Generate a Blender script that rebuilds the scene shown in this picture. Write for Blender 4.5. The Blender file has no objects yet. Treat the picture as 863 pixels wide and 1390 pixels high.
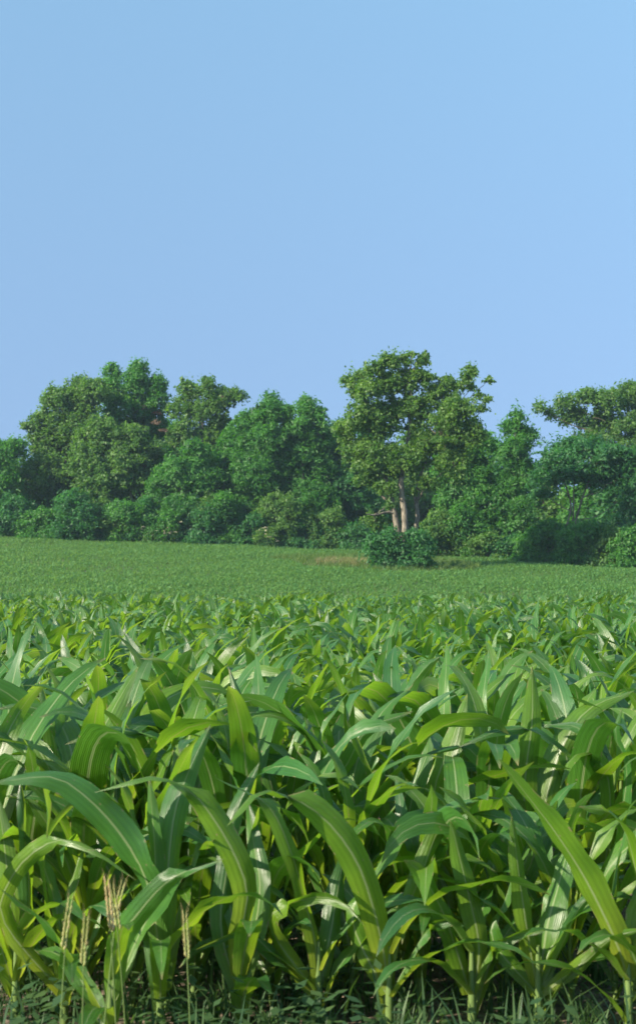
import bpy, math, random
import numpy as np
from mathutils import Vector

rng = np.random.default_rng(11)
random.seed(11)
sc = bpy.context.scene
C = sc.collection

# ------------------------------------------------------------------ camera
FPX, PW, PH, HOR, ZC = 1800.0, 863.0, 1390.0, 790.0, 1.35
PITCH = math.atan((HOR - PH / 2) / FPX)
cam_d = bpy.data.cameras.new('camera')
cam = bpy.data.objects.new('camera', cam_d); C.objects.link(cam)
cam.location = (0, 0, ZC)
cam.rotation_euler = (math.pi / 2 + PITCH, 0, 0)
cam_d.sensor_fit = 'HORIZONTAL'; cam_d.sensor_width = 24.0
cam_d.lens = FPX / PW * 24.0
cam_d.clip_start = 0.1; cam_d.clip_end = 6000
cam_d.dof.use_dof = True; cam_d.dof.focus_distance = 9.0; cam_d.dof.aperture_fstop = 6.3
sc.camera = cam

# ------------------------------------------------------------------ sky, sun, exposure
SUN_EL, SUN_AZ = math.radians(28), math.radians(238)      # azimuth clockwise from +Y (behind the camera, to its left)
w = bpy.data.worlds.new('World'); sc.world = w; w.use_nodes = True
nt = w.node_tree; nt.nodes.clear()
wo = nt.nodes.new('ShaderNodeOutputWorld'); bg = nt.nodes.new('ShaderNodeBackground')
sky = nt.nodes.new('ShaderNodeTexSky'); sky.sky_type = 'NISHITA'; sky.sun_disc = False
sky.sun_elevation = SUN_EL; sky.sun_rotation = SUN_AZ
sky.altitude = 200; sky.air_density = 1.0; sky.dust_density = 0.3; sky.ozone_density = 2.0
bg.inputs['Strength'].default_value = 0.115
# even evening blue: the pale band of the horizon is lifted out of the sky by sampling it higher up
tcw = nt.nodes.new('ShaderNodeTexCoord'); mpw = nt.nodes.new('ShaderNodeMapping'); mpw.vector_type = 'POINT'
mpw.inputs['Scale'].default_value = (1, 1, 0.10); mpw.inputs['Location'].default_value = (0, 0, 0.40)
nt.links.new(tcw.outputs['Generated'], mpw.inputs[0]); nt.links.new(mpw.outputs[0], sky.inputs[0])
tin = nt.nodes.new('ShaderNodeMix'); tin.data_type = 'RGBA'; tin.blend_type = 'MULTIPLY'; tin.inputs[0].default_value = 1
sz = nt.nodes.new('ShaderNodeSeparateXYZ'); nt.links.new(tcw.outputs['Generated'], sz.inputs[0])
hue = nt.nodes.new('ShaderNodeValToRGB'); nt.links.new(sz.outputs[2], hue.inputs[0])
hue.color_ramp.elements[0].position = 0.0; hue.color_ramp.elements[0].color = (1.02, 0.89, 0.90, 1)
hue.color_ramp.elements[1].position = 0.5; hue.color_ramp.elements[1].color = (0.94, 1.0, 0.945, 1)
hs = nt.nodes.new('ShaderNodeMix'); hs.data_type = 'RGBA'; hs.blend_type = 'MULTIPLY'; hs.inputs[0].default_value = 1
hs.inputs[7].default_value = (1.12, 1.175, 1.09, 1); nt.links.new(hue.outputs[0], hs.inputs[6]); nt.links.new(hs.outputs[2], tin.inputs[7])
nt.links.new(sky.outputs[0], tin.inputs[6])
nt.links.new(tin.outputs[2], bg.inputs['Color'])
nt.links.new(bg.outputs[0], wo.inputs['Surface'])
sun_d = bpy.data.lights.new('sun', 'SUN'); sun_d.energy = 5.0; sun_d.angle = math.radians(0.6)
sun_d.color = (1.0, 0.89, 0.72)
sun = bpy.data.objects.new('sun', sun_d); C.objects.link(sun)
sdir = Vector((math.sin(SUN_AZ) * math.cos(SUN_EL), math.cos(SUN_AZ) * math.cos(SUN_EL), math.sin(SUN_EL)))
sun.rotation_euler = sdir.to_track_quat('Z', 'Y').to_euler()
sun.location = (-40, -30, 60)
sc.view_settings.view_transform = 'Standard'; sc.view_settings.look = 'None'
sc.view_settings.gamma = 1.0; sc.view_settings.use_curve_mapping = False
sc.view_settings.exposure = 1.14
sc.cycles.use_denoising = True
sc.cycles.max_bounces = 8; sc.cycles.diffuse_bounces = 5; sc.cycles.glossy_bounces = 2
sc.cycles.transmission_bounces = 6; sc.cycles.volume_bounces = 0

# ------------------------------------------------------------------ helpers
cp, sp = math.cos(PITCH), math.sin(PITCH)
def at(px, py, d):
    """point d metres ahead of the camera seen at photograph pixel (px, py)"""
    a = (px - PW / 2) / FPX; b = (PH / 2 - py) / FPX
    y = cp - b * sp; z = sp + b * cp
    return np.array([a / y * d, d, ZC + z / y * d])

def smax(a, b, k):
    h = np.clip(0.5 + 0.5 * (a - b) / k, 0, 1)
    return b + (a - b) * h + k * h * (1 - h)

def ground_z(x, y):
    x = np.asarray(x, float); y = np.asarray(y, float)
    xs = 60 * np.tanh(x / 60)
    zn = -0.0016 * np.clip(y - 32, 0, None) ** 2
    zn = np.maximum(zn, -12)
    slope = 0.0735 - 0.00053 * xs
    ym = np.where(y < 168, y, 168 + 0 * y)
    zf = slope * (ym - 72) - 0.7 - 0.012 * np.clip(y - 168, 0, None)
    z = smax(zn, zf, 0.9)
    return z + 0.05 * np.sin(x * .31 + y * .17) * np.clip((y - 40) / 40, 0, 1)

def tag(o, label=None, cat=None, group=None, kind=None):
    if label: o['label'] = label
    if cat: o['category'] = cat
    if group: o['group'] = group
    if kind: o['kind'] = kind
    return o

def mesh_np(name, V, F, smooth=True, uv=None, tint=None):
    """V (n,3); F (m,4) or (m,3)"""
    me = bpy.data.meshes.new(name)
    V = np.ascontiguousarray(V, dtype=np.float32); F = np.ascontiguousarray(F, dtype=np.int32)
    k = F.shape[1]
    me.vertices.add(len(V)); me.vertices.foreach_set('co', V.ravel())
    me.loops.add(F.size); me.loops.foreach_set('vertex_index', F.ravel())
    me.polygons.add(len(F)); me.polygons.foreach_set('loop_start', np.arange(0, F.size, k, dtype=np.int32))
    if smooth: me.polygons.foreach_set('use_smooth', np.ones(len(F), dtype=bool))
    if uv is not None:
        l = me.uv_layers.new(name='UVMap')
        l.data.foreach_set('uv', np.ascontiguousarray(uv[F.ravel()], dtype=np.float32).ravel())
    if tint is not None:
        a = me.attributes.new('tint', 'FLOAT', 'FACE'); a.data.foreach_set('value', np.ascontiguousarray(tint, dtype=np.float32))
    me.update(calc_edges=True)
    return me

def link(name, data, mat=None, parent=None):
    o = bpy.data.objects.new(name, data); C.objects.link(o)
    if mat is not None and data is not None and not data.materials: data.materials.append(mat)
    if parent is not None: o.parent = parent
    return o

def unit(a): return a / np.maximum(np.linalg.norm(a, axis=-1, keepdims=True), 1e-9)

def tube(P, R, n=7, wob=0.0):
    """tapered tube along the polyline P with radii R -> V, F"""
    P = np.asarray(P, float); R = np.asarray(R, float)
    T = unit(np.gradient(P, axis=0))
    ref = np.array([0.37, 0.91, 0.17])
    A = unit(np.cross(T, ref)); B = np.cross(T, A)
    ang = np.linspace(0, 2 * math.pi, n, endpoint=False)
    rr = R[:, None] * (1 + wob * rng.standard_normal((len(P), n)))
    V = P[:, None, :] + rr[..., None] * (np.cos(ang)[None, :, None] * A[:, None, :] + np.sin(ang)[None, :, None] * B[:, None, :])
    m = len(P); i = np.arange(m - 1)[:, None] * n; j = np.arange(n)[None, :]; j2 = (j + 1) % n
    F = np.stack([i + j, i + j2, i + n + j2, i + n + j], -1).reshape(-1, 4)
    return V.reshape(-1, 3), F

def join(parts):
    Vs, Fs, o = [], [], 0
    for V, F in parts:
        Vs.append(V); Fs.append(F + o); o += len(V)
    return np.concatenate(Vs), np.concatenate(Fs)

def spline(P, n):
    """Catmull-Rom through P, n samples evenly spaced in length"""
    P = np.asarray(P, float)
    if len(P) == 2: return P[0] + (P[1] - P[0]) * np.linspace(0, 1, n)[:, None]
    Q = np.vstack([2 * P[0] - P[1], P, 2 * P[-1] - P[-2]])
    out = []
    for k in range(1, len(Q) - 2):
        t = np.linspace(0, 1, 16, endpoint=False)[:, None]
        a, b, c, d = Q[k - 1], Q[k], Q[k + 1], Q[k + 2]
        out.append(0.5 * (2 * b + (c - a) * t + (2 * a - 5 * b + 4 * c - d) * t ** 2 + (3 * b - a - 3 * c + d) * t ** 3))
    out.append(P[-1:]); X = np.concatenate(out)
    s = np.concatenate([[0], np.cumsum(np.linalg.norm(np.diff(X, axis=0), axis=1))])
    u = np.linspace(0, s[-1], n)
    return np.stack([np.interp(u, s, X[:, i]) for i in range(3)], 1)

# ------------------------------------------------------------------ materials
def new_mat(name):
    m = bpy.data.materials.new(name); m.use_nodes = True
    m.node_tree.nodes.clear()
    return m, m.node_tree
def N(nt, t, **kw):
    n = nt.nodes.new(t)
    for k, v in kw.items(): setattr(n, k, v)
    return n
def rgbmix(nt, fac, a, b, mode='MIX'):
    n = N(nt, 'ShaderNodeMix', data_type='RGBA', blend_type=mode)
    for sock, v in ((n.inputs[0], fac), (n.inputs[6], a), (n.inputs[7], b)):
        if isinstance(v, bpy.types.NodeSocket): nt.links.new(v, sock)
        elif isinstance(v, (int, float)): sock.default_value = v
        else: sock.default_value = (*v, 1)
    return n.outputs[2]
def math_n(nt, op, a, b=0.0, c=None):
    n = N(nt, 'ShaderNodeMath', operation=op)
    for i, v in enumerate((a, b) + ((c,) if c is not None else ())):
        if isinstance(v, bpy.types.NodeSocket): nt.links.new(v, n.inputs[i])
        else: n.inputs[i].default_value = v
    return n.outputs[0]
def ramp(nt, fac, stops):
    n = N(nt, 'ShaderNodeValToRGB'); e = n.color_ramp.elements
    while len(e) < len(stops): e.new(0.5)
    for el, (p, c) in zip(e, stops): el.position = p; el.color = (*c, 1) if len(c) == 3 else c
    nt.links.new(fac, n.inputs[0]); return n.outputs[0]
def leaf_out(nt, col, tcol, tw, rough=0.5, spec=0.5, bump=None):
    p = N(nt, 'ShaderNodeBsdfPrincipled'); t = N(nt, 'ShaderNodeBsdfTranslucent'); m = N(nt, 'ShaderNodeMixShader'); o = N(nt, 'ShaderNodeOutputMaterial')
    for s, v in ((p.inputs['Base Color'], col), (t.inputs['Color'], tcol)):
        if isinstance(v, bpy.types.NodeSocket): nt.links.new(v, s)
        else: s.default_value = (*v, 1)
    p.inputs['Roughness'].default_value = rough; p.inputs['Specular IOR Level'].default_value = spec
    if bump is not None:
        nt.links.new(bump, p.inputs['Normal'])
    m.inputs[0].default_value = tw
    nt.links.new(p.outputs[0], m.inputs[1]); nt.links.new(t.outputs[0], m.inputs[2]); nt.links.new(m.outputs[0], o.inputs[0])

def corn_leaf_material(name, far=False, young=False):
    m, nt = new_mat(name)
    uv = N(nt, 'ShaderNodeUVMap'); sep = N(nt, 'ShaderNodeSeparateXYZ'); nt.links.new(uv.outputs[0], sep.inputs[0])
    U, Vv = sep.outputs[0], sep.outputs[1]
    oi = N(nt, 'ShaderNodeObjectInfo').outputs['Random']
    # colour along the blade: yellowish near the sheath, deep green in the middle, slightly yellow tip
    base = ramp(nt, Vv, [(0.0, (0.17, 0.25, 0.018)), (0.22, (0.098, 0.205, 0.013)), (0.5, (0.065, 0.175, 0.014)), (0.95, (0.066, 0.168, 0.020)), (0.985, (0.24, 0.19, 0.07)), (1.0, (0.30, 0.22, 0.10))])
    alt = ramp(nt, Vv, [(0.0, (0.11, 0.20, 0.04)), (0.3, (0.046, 0.160, 0.038)), (1.0, (0.044, 0.150, 0.042))])
    if young:            # yellower blades: own tone plus sunlit glow put into the colour
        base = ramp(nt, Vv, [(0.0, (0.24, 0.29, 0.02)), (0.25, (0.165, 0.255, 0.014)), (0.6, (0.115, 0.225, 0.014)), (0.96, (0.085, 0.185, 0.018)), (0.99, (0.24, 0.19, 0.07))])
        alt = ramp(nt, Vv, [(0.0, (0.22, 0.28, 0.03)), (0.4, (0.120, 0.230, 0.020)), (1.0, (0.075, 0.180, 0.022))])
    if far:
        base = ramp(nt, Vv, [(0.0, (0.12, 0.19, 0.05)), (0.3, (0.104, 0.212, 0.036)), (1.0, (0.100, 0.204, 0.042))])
    col = rgbmix(nt, math_n(nt, 'MULTIPLY_ADD', oi, .8, .1), base, alt)
    trn = ramp(nt, Vv, [(0.0, (0.46, 0.58, 0.05)), (0.3, (0.29, 0.47, 0.022)), (0.7, (0.20, 0.40, 0.018)), (1.0, (0.26, 0.38, 0.03))])
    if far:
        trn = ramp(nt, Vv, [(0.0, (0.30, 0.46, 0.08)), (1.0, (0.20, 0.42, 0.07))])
    if not far:
        noi = N(nt, 'ShaderNodeTexNoise'); noi.inputs['Scale'].default_value = 9; noi.inputs['Detail'].default_value = 3
        tc = N(nt, 'ShaderNodeTexCoord'); nt.links.new(tc.outputs['Object'], noi.inputs['Vector'])
        patch = ramp(nt, noi.outputs[0], [(0.35, (0.82, 0.86, 0.9)), (0.65, (1.15, 1.10, 1.0))])
        col = rgbmix(nt, 1.0, col, patch, 'MULTIPLY')
        # parallel veins
        sn = math_n(nt, 'SINE', math_n(nt, 'MULTIPLY', U, 120.0))
        sn2 = math_n(nt, 'SINE', math_n(nt, 'MULTIPLY', U, 37.0))
        vein = math_n(nt, 'MULTIPLY_ADD', math_n(nt, 'ADD', sn, sn2), 0.06, 1.0)
        vc = N(nt, 'ShaderNodeCombineXYZ')
        for i in range(3): nt.links.new(vein, vc.inputs[i])
        col = rgbmix(nt, 1.0, col, vc.outputs[0], 'MULTIPLY')
        trn = rgbmix(nt, 1.0, trn, vc.outputs[0], 'MULTIPLY')
        # pale midrib, thinning to the tip
        dist = math_n(nt, 'ABSOLUTE', math_n(nt, 'SUBTRACT', U, 0.5))
        wid = math_n(nt, 'MULTIPLY_ADD', Vv, -0.035, 0.055)
        rib = N(nt, 'ShaderNodeMapRange'); rib.inputs['From Min'].default_value = 0.6; rib.inputs['From Max'].default_value = 1.2
        rib.inputs['To Min'].default_value = 1; rib.inputs['To Max'].default_value = 0
        nt.links.new(math_n(nt, 'DIVIDE', dist, wid), rib.inputs['Value'])
        rf = math_n(nt, 'MULTIPLY', rib.outputs[0], 0.75)
        col = rgbmix(nt, rf, col, (0.30, 0.38, 0.17))
        trn = rgbmix(nt, rf, trn, (0.34, 0.36, 0.08))
        n3 = N(nt, 'ShaderNodeTexNoise'); n3.inputs['Scale'].default_value = 26; n3.inputs['Detail'].default_value = 4; nt.links.new(tc.outputs['Object'], n3.inputs['Vector'])
        edge = math_n(nt, 'MULTIPLY', math_n(nt, 'GREATER_THAN', dist, 0.455), math_n(nt, 'GREATER_THAN', n3.outputs[0], 0.60))
        vo = N(nt, 'ShaderNodeTexVoronoi'); vo.inputs['Scale'].default_value = 38; nt.links.new(tc.outputs['Object'], vo.inputs['Vector'])
        spot = math_n(nt, 'MULTIPLY', math_n(nt, 'LESS_THAN', vo.outputs['Distance'], 0.13), math_n(nt, 'GREATER_THAN', noi.outputs[0], 0.56))
        wear = math_n(nt, 'MULTIPLY', math_n(nt, 'MAXIMUM', edge, spot), 0.7)
        col = rgbmix(nt, wear, col, (0.30, 0.25, 0.12)); trn = rgbmix(nt, wear, trn, (0.30, 0.24, 0.08))
        bmp = N(nt, 'ShaderNodeBump'); bmp.inputs['Strength'].default_value = 0.45; bmp.inputs['Distance'].default_value = 0.002
        nt.links.new(math_n(nt, 'ADD', sn, sn2), bmp.inputs['Height'])
        leaf_out(nt, col, trn, 0.43, 0.34, 0.68, bmp.outputs[0])
    else:
        leaf_out(nt, col, trn, 0.40, 0.6, 0.4)
    return m

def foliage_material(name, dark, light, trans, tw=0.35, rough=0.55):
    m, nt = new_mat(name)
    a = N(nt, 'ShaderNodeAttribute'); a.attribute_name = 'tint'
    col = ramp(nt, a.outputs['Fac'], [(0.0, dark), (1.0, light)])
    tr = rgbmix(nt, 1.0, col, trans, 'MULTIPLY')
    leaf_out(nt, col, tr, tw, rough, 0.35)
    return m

def bark_material(name, a, b, scale=3.0):
    m, nt = new_mat(name)
    tc = N(nt, 'ShaderNodeTexCoord'); mp = N(nt, 'ShaderNodeMapping'); mp.inputs['Scale'].default_value = (1, 1, 0.25)
    nt.links.new(tc.outputs['Object'], mp.inputs[0])
    n = N(nt, 'ShaderNodeTexNoise'); n.inputs['Scale'].default_value = scale; n.inputs['Detail'].default_value = 6
    nt.links.new(mp.outputs[0], n.inputs['Vector'])
    col = ramp(nt, n.outputs[0], [(0.35, a), (0.65, b)])
    p = N(nt, 'ShaderNodeBsdfPrincipled'); o = N(nt, 'ShaderNodeOutputMaterial')
    p.inputs['Roughness'].default_value = 0.85; p.inputs['Specular IOR Level'].default_value = 0.2
    bmp = N(nt, 'ShaderNodeBump'); bmp.inputs['Strength'].default_value = 0.6; bmp.inputs['Distance'].default_value = 0.03
    nt.links.new(n.outputs[0], bmp.inputs['Height']); nt.links.new(bmp.outputs[0], p.inputs['Normal'])
    nt.links.new(col, p.inputs['Base Color']); nt.links.new(p.outputs[0], o.inputs[0])
    return m

M = {}
M['corn'] = corn_leaf_material('corn_leaf')
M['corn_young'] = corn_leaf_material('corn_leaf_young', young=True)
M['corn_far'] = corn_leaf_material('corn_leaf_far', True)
m, nt = new_mat('corn_stalk'); leaf_out(nt, (0.13, 0.20, 0.055), (0.3, 0.36, 0.06), 0.15, 0.45, 0.4); M['stalk'] = m
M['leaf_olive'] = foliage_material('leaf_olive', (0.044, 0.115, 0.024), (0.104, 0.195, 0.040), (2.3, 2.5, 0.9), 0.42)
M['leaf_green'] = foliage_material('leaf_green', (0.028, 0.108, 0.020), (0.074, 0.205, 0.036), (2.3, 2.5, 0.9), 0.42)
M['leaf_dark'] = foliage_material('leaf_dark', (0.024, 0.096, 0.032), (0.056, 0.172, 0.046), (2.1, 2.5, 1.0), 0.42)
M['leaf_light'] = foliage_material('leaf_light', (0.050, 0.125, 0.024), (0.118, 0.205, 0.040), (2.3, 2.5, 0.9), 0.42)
M['grass'] = foliage_material('grass_blade', (0.050, 0.110, 0.026), (0.130, 0.190, 0.050), (2.0, 2.2, 0.8))
M['dry_grass'] = foliage_material('dry_grass_blade', (0.15, 0.17, 0.06), (0.28, 0.27, 0.13), (1.5, 1.4, 0.8))
M['weed'] = foliage_material('weed_leaf', (0.030, 0.075, 0.030), (0.070, 0.125, 0.040), (2.0, 2.2, 0.9))
M['blossom'] = foliage_material('blossom', (0.45, 0.42, 0.28), (0.70, 0.66, 0.48), (1, 1, 0.9))
M['dead'] = foliage_material('dead_leaf', (0.11, 0.075, 0.045), (0.19, 0.13, 0.085), (1.3, 1.1, 0.8))
M['bark_grey'] = bark_material('bark_grey', (0.075, 0.066, 0.048), (0.25, 0.220, 0.165), 7.0)
M['bark_dark'] = bark_material('bark_dark', (0.075, 0.060, 0.045), (0.17, 0.14, 0.11))
M['ear'] = foliage_material('wheat_ear', (0.26, 0.31, 0.09), (0.58, 0.42, 0.22), (1.3, 1.2, 0.7), 0.25)

m, nt = new_mat('soil')
tc = N(nt, 'ShaderNodeTexCoord')
n1 = N(nt, 'ShaderNodeTexNoise'); n1.inputs['Scale'].default_value = 0.35; n1.inputs['Detail'].default_value = 5; nt.links.new(tc.outputs['Object'], n1.inputs['Vector'])
n2 = N(nt, 'ShaderNodeTexNoise'); n2.inputs['Scale'].default_value = 22; n2.inputs['Detail'].default_value = 8; nt.links.new(tc.outputs['Object'], n2.inputs['Vector'])
c1 = ramp(nt, n2.outputs[0], [(0.3, (0.055, 0.042, 0.030)), (0.55, (0.14, 0.110, 0.078)), (0.75, (0.23, 0.185, 0.135))])
c2 = ramp(nt, n1.outputs[0], [(0.3, (0.8, 0.8, 0.8)), (0.7, (1.2, 1.15, 1.1))])
p = N(nt, 'ShaderNodeBsdfPrincipled'); o = N(nt, 'ShaderNodeOutputMaterial'); p.inputs['Roughness'].default_value = 0.95
b = N(nt, 'ShaderNodeBump'); b.inputs['Strength'].default_value = 0.8; b.inputs['Distance'].default_value = 0.03
nt.links.new(n2.outputs[0], b.inputs['Height']); nt.links.new(b.outputs[0], p.inputs['Normal'])
nt.links.new(rgbmix(nt, 1.0, c1, c2, 'MULTIPLY'), p.inputs['Base Color']); nt.links.new(p.outputs[0], o.inputs[0])
M['soil'] = m

# ------------------------------------------------------------------ ground
gx = np.unique(np.concatenate([np.linspace(-1500, -80, 24), np.linspace(-80, 80, 81), np.linspace(80, 1500, 24)]))
gy = np.unique(np.concatenate([np.linspace(-60, 2, 12), np.linspace(2, 12, 41), np.linspace(12, 200, 95), np.linspace(200, 3500, 40)]))
X, Y = np.meshgrid(gx, gy); Z = ground_z(X, Y)
Z = Z + np.where(Y < 14, 0.018 * np.sin(X * 9.1 + 2 * np.sin(Y * 5)) * np.sin(Y * 7.3 + X), 0)
V = np.stack([X, Y, Z], -1).reshape(-1, 3); nx = len(gx)
i = (np.arange(len(gy) - 1)[:, None] * nx + np.arange(nx - 1)[None, :]).ravel()
ground = link('ground', mesh_np('ground', V, np.stack([i, i + 1, i + nx + 1, i + nx], 1)), M['soil'])
tag(ground, kind='structure', label='brown soil of the gently rolling corn field')

# ------------------------------------------------------------------ corn
PROF_S = np.array([0, .08, .2, .38, .55, .7, .82, .91, .97, 1.0])
PROF_W = np.array([.55, .66, .86, 1.0, .98, .86, .66, .42, .2, .02])

def strip(P, S, Nn, Wd, cross=5, fold0=0.55, fold1=0.12, wav=0.10, seed=0):
    """leaf blade round a centre line: side vectors S, normals Nn, width Wd"""
    n = len(P); s = np.linspace(0, 1, n)
    r = np.random.default_rng(seed)
    w_ = Wd * np.interp(s, PROF_S, PROF_W)
    u = np.linspace(-1, 1, cross)
    fold = fold0 + (fold1 - fold0) * np.clip(s * 2.2, 0, 1)
    V = np.zeros((n, cross, 3))
    ph = r.uniform(0, 6.28, 4); fq = r.uniform(2.2, 4.2, 2)
    for k, uu in enumerate(u):
        side = 0 if uu < 0 else 1
        wave = wav * np.sin(s * fq[side] * 6.28 + ph[side]) * np.clip(s * 4, 0, 1) * abs(uu) ** 1.5
        lift = fold * abs(uu) ** 1.4 * 0.5 + wave
        V[:, k] = P + S * (w_ * 0.5 * uu)[:, None] + Nn * (w_ * lift)[:, None]
    i = np.arange(n - 1)[:, None] * cross; j = np.arange(cross - 1)[None, :]
    F = np.stack([i + j, i + j + 1, i + cross + j + 1, i + cross + j], -1).reshape(-1, 4)
    uv = np.stack(np.broadcast_arrays((u * .5 + .5)[None, :], s[:, None]), -1).reshape(-1, 2)
    return V.reshape(-1, 3), F, uv

def arch_leaf(r, z0, az, length, width, p0, bend, kk, n=14, cross=5, twist=0.0, sway=0.0, x0=0.012):
    """a blade leaving the stalk at height z0, rising at angle p0 and arching over"""
    s = np.linspace(0, 1, n)
    pit = p0 - bend * s ** kk
    azs = az + sway * s ** 1.5
    D = np.stack([np.cos(pit) * np.cos(azs), np.cos(pit) * np.sin(azs), np.sin(pit)], 1)
    P = np.array([math.cos(az) * x0, math.sin(az) * x0, z0]) + np.vstack([np.zeros(3), np.cumsum((D[1:] + D[:-1]) / 2 * (length / (n - 1)), axis=0)])
    S = np.stack([-np.sin(azs), np.cos(azs), 0 * s], 1)
    Nn = np.cross(D, S); 
    tw = twist * s ** 1.3
    S2 = S * np.cos(tw)[:, None] + Nn * np.sin(tw)[:, None]
    N2 = np.cross(D, S2)
    N2 = np.where((N2[:, 2:3] < 0) & (abs(tw)[:, None] < 0.1), N2, N2)
    return strip(P, S2, -N2 if False else N2, width, cross, seed=int(r.integers(1e9)), wav=r.uniform(.08, .2))

def stalk_tube(h, lean=0.0, n=6):
    z = np.linspace(-0.03, h, 7)
    P = np.stack([lean * (z / h) ** 2, 0 * z, z], 1)
    R = np.interp(z / h, [0, .3, 1], [.015, .014, .006])
    return tube(P, R, n)

def plant_spec(r, size=1.0):
    """leaf parameters of a random knee-to-waist-high corn plant"""
    az0 = r.uniform(0, 6.283); out = []
    nl = int(r.integers(8, 11))
    for k in range(nl):
        f = k / (nl - 1)
        z0 = size * (0.05 + 0.36 * f ** 0.9)
        az = az0 + (k % 2) * math.pi + r.normal(0, .3)
        L = size * np.interp(f, [0, .3, .65, 1], [.42, .66, .80, .56]) * r.uniform(.85, 1.12)
        Wd = size * np.interp(f, [0, .4, .75, 1], [.046, .082, .098, .068]) * r.uniform(.82, 1.18)
        p0 = math.radians(np.interp(f, [0, .5, .85, 1], [58, 68, 76, 83]) + r.normal(0, 6))
        bend = math.radians(np.interp(f, [0, .5, .85, 1], [80, 108, 112, 50]) * r.uniform(.45, 1.35))
        kk = r.uniform(1.5, 3.2)
        tw = r.normal(0, .55) if r.random() < .7 else r.normal(0, 1.1)
        out.append((z0, az, L, Wd, p0, bend, kk, tw, r.normal(0, .35)))
    return out

def make_proto(seed, n=14, cross=5):
    r = np.random.default_rng(seed)
    leaves = []
    for z0, az, L, Wd, p0, bend, kk, tw, sw in plant_spec(r):
        leaves.append(arch_leaf(r, z0, az, L, Wd, p0, bend, kk, n, cross, tw, sw))
    return leaves, stalk_tube(0.50)

# --- field layout: rows lie slantwise across the view
ROW_A = math.radians(14)
ca, sa = math.cos(ROW_A), math.sin(ROW_A)
def field_points(y0, y1, spread, row, step, margin, jit=0.03, off=0.0):
    ymax = y1; half = spread * ymax + margin
    R = math.hypot(half, ymax) + 2
    t = np.arange(-R, R, step); q = np.arange(-R, R, row) + off
    T, Q = np.meshgrid(t, q)
    T = T + rng.normal(0, jit * 1.6, T.shape); Q = Q + rng.normal(0, jit, Q.shape)
    x = T * ca - Q * sa; y = T * sa + Q * ca
    k = (y > y0) & (y < y1) & (np.abs(x) < spread * y + margin)
    return np.stack([x[k], y[k]], 1)

near = field_points(4.25, 62, 0.26, 0.72, 0.155, 2.2)
near = near[rng.random(len(near)) > 0.04]
near = near[np.argsort(near[:, 1] + 0.15 * np.abs(near[:, 0]))]
vis = np.abs(near[:, 0]) < 0.245 * near[:, 1] + 0.3

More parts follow.
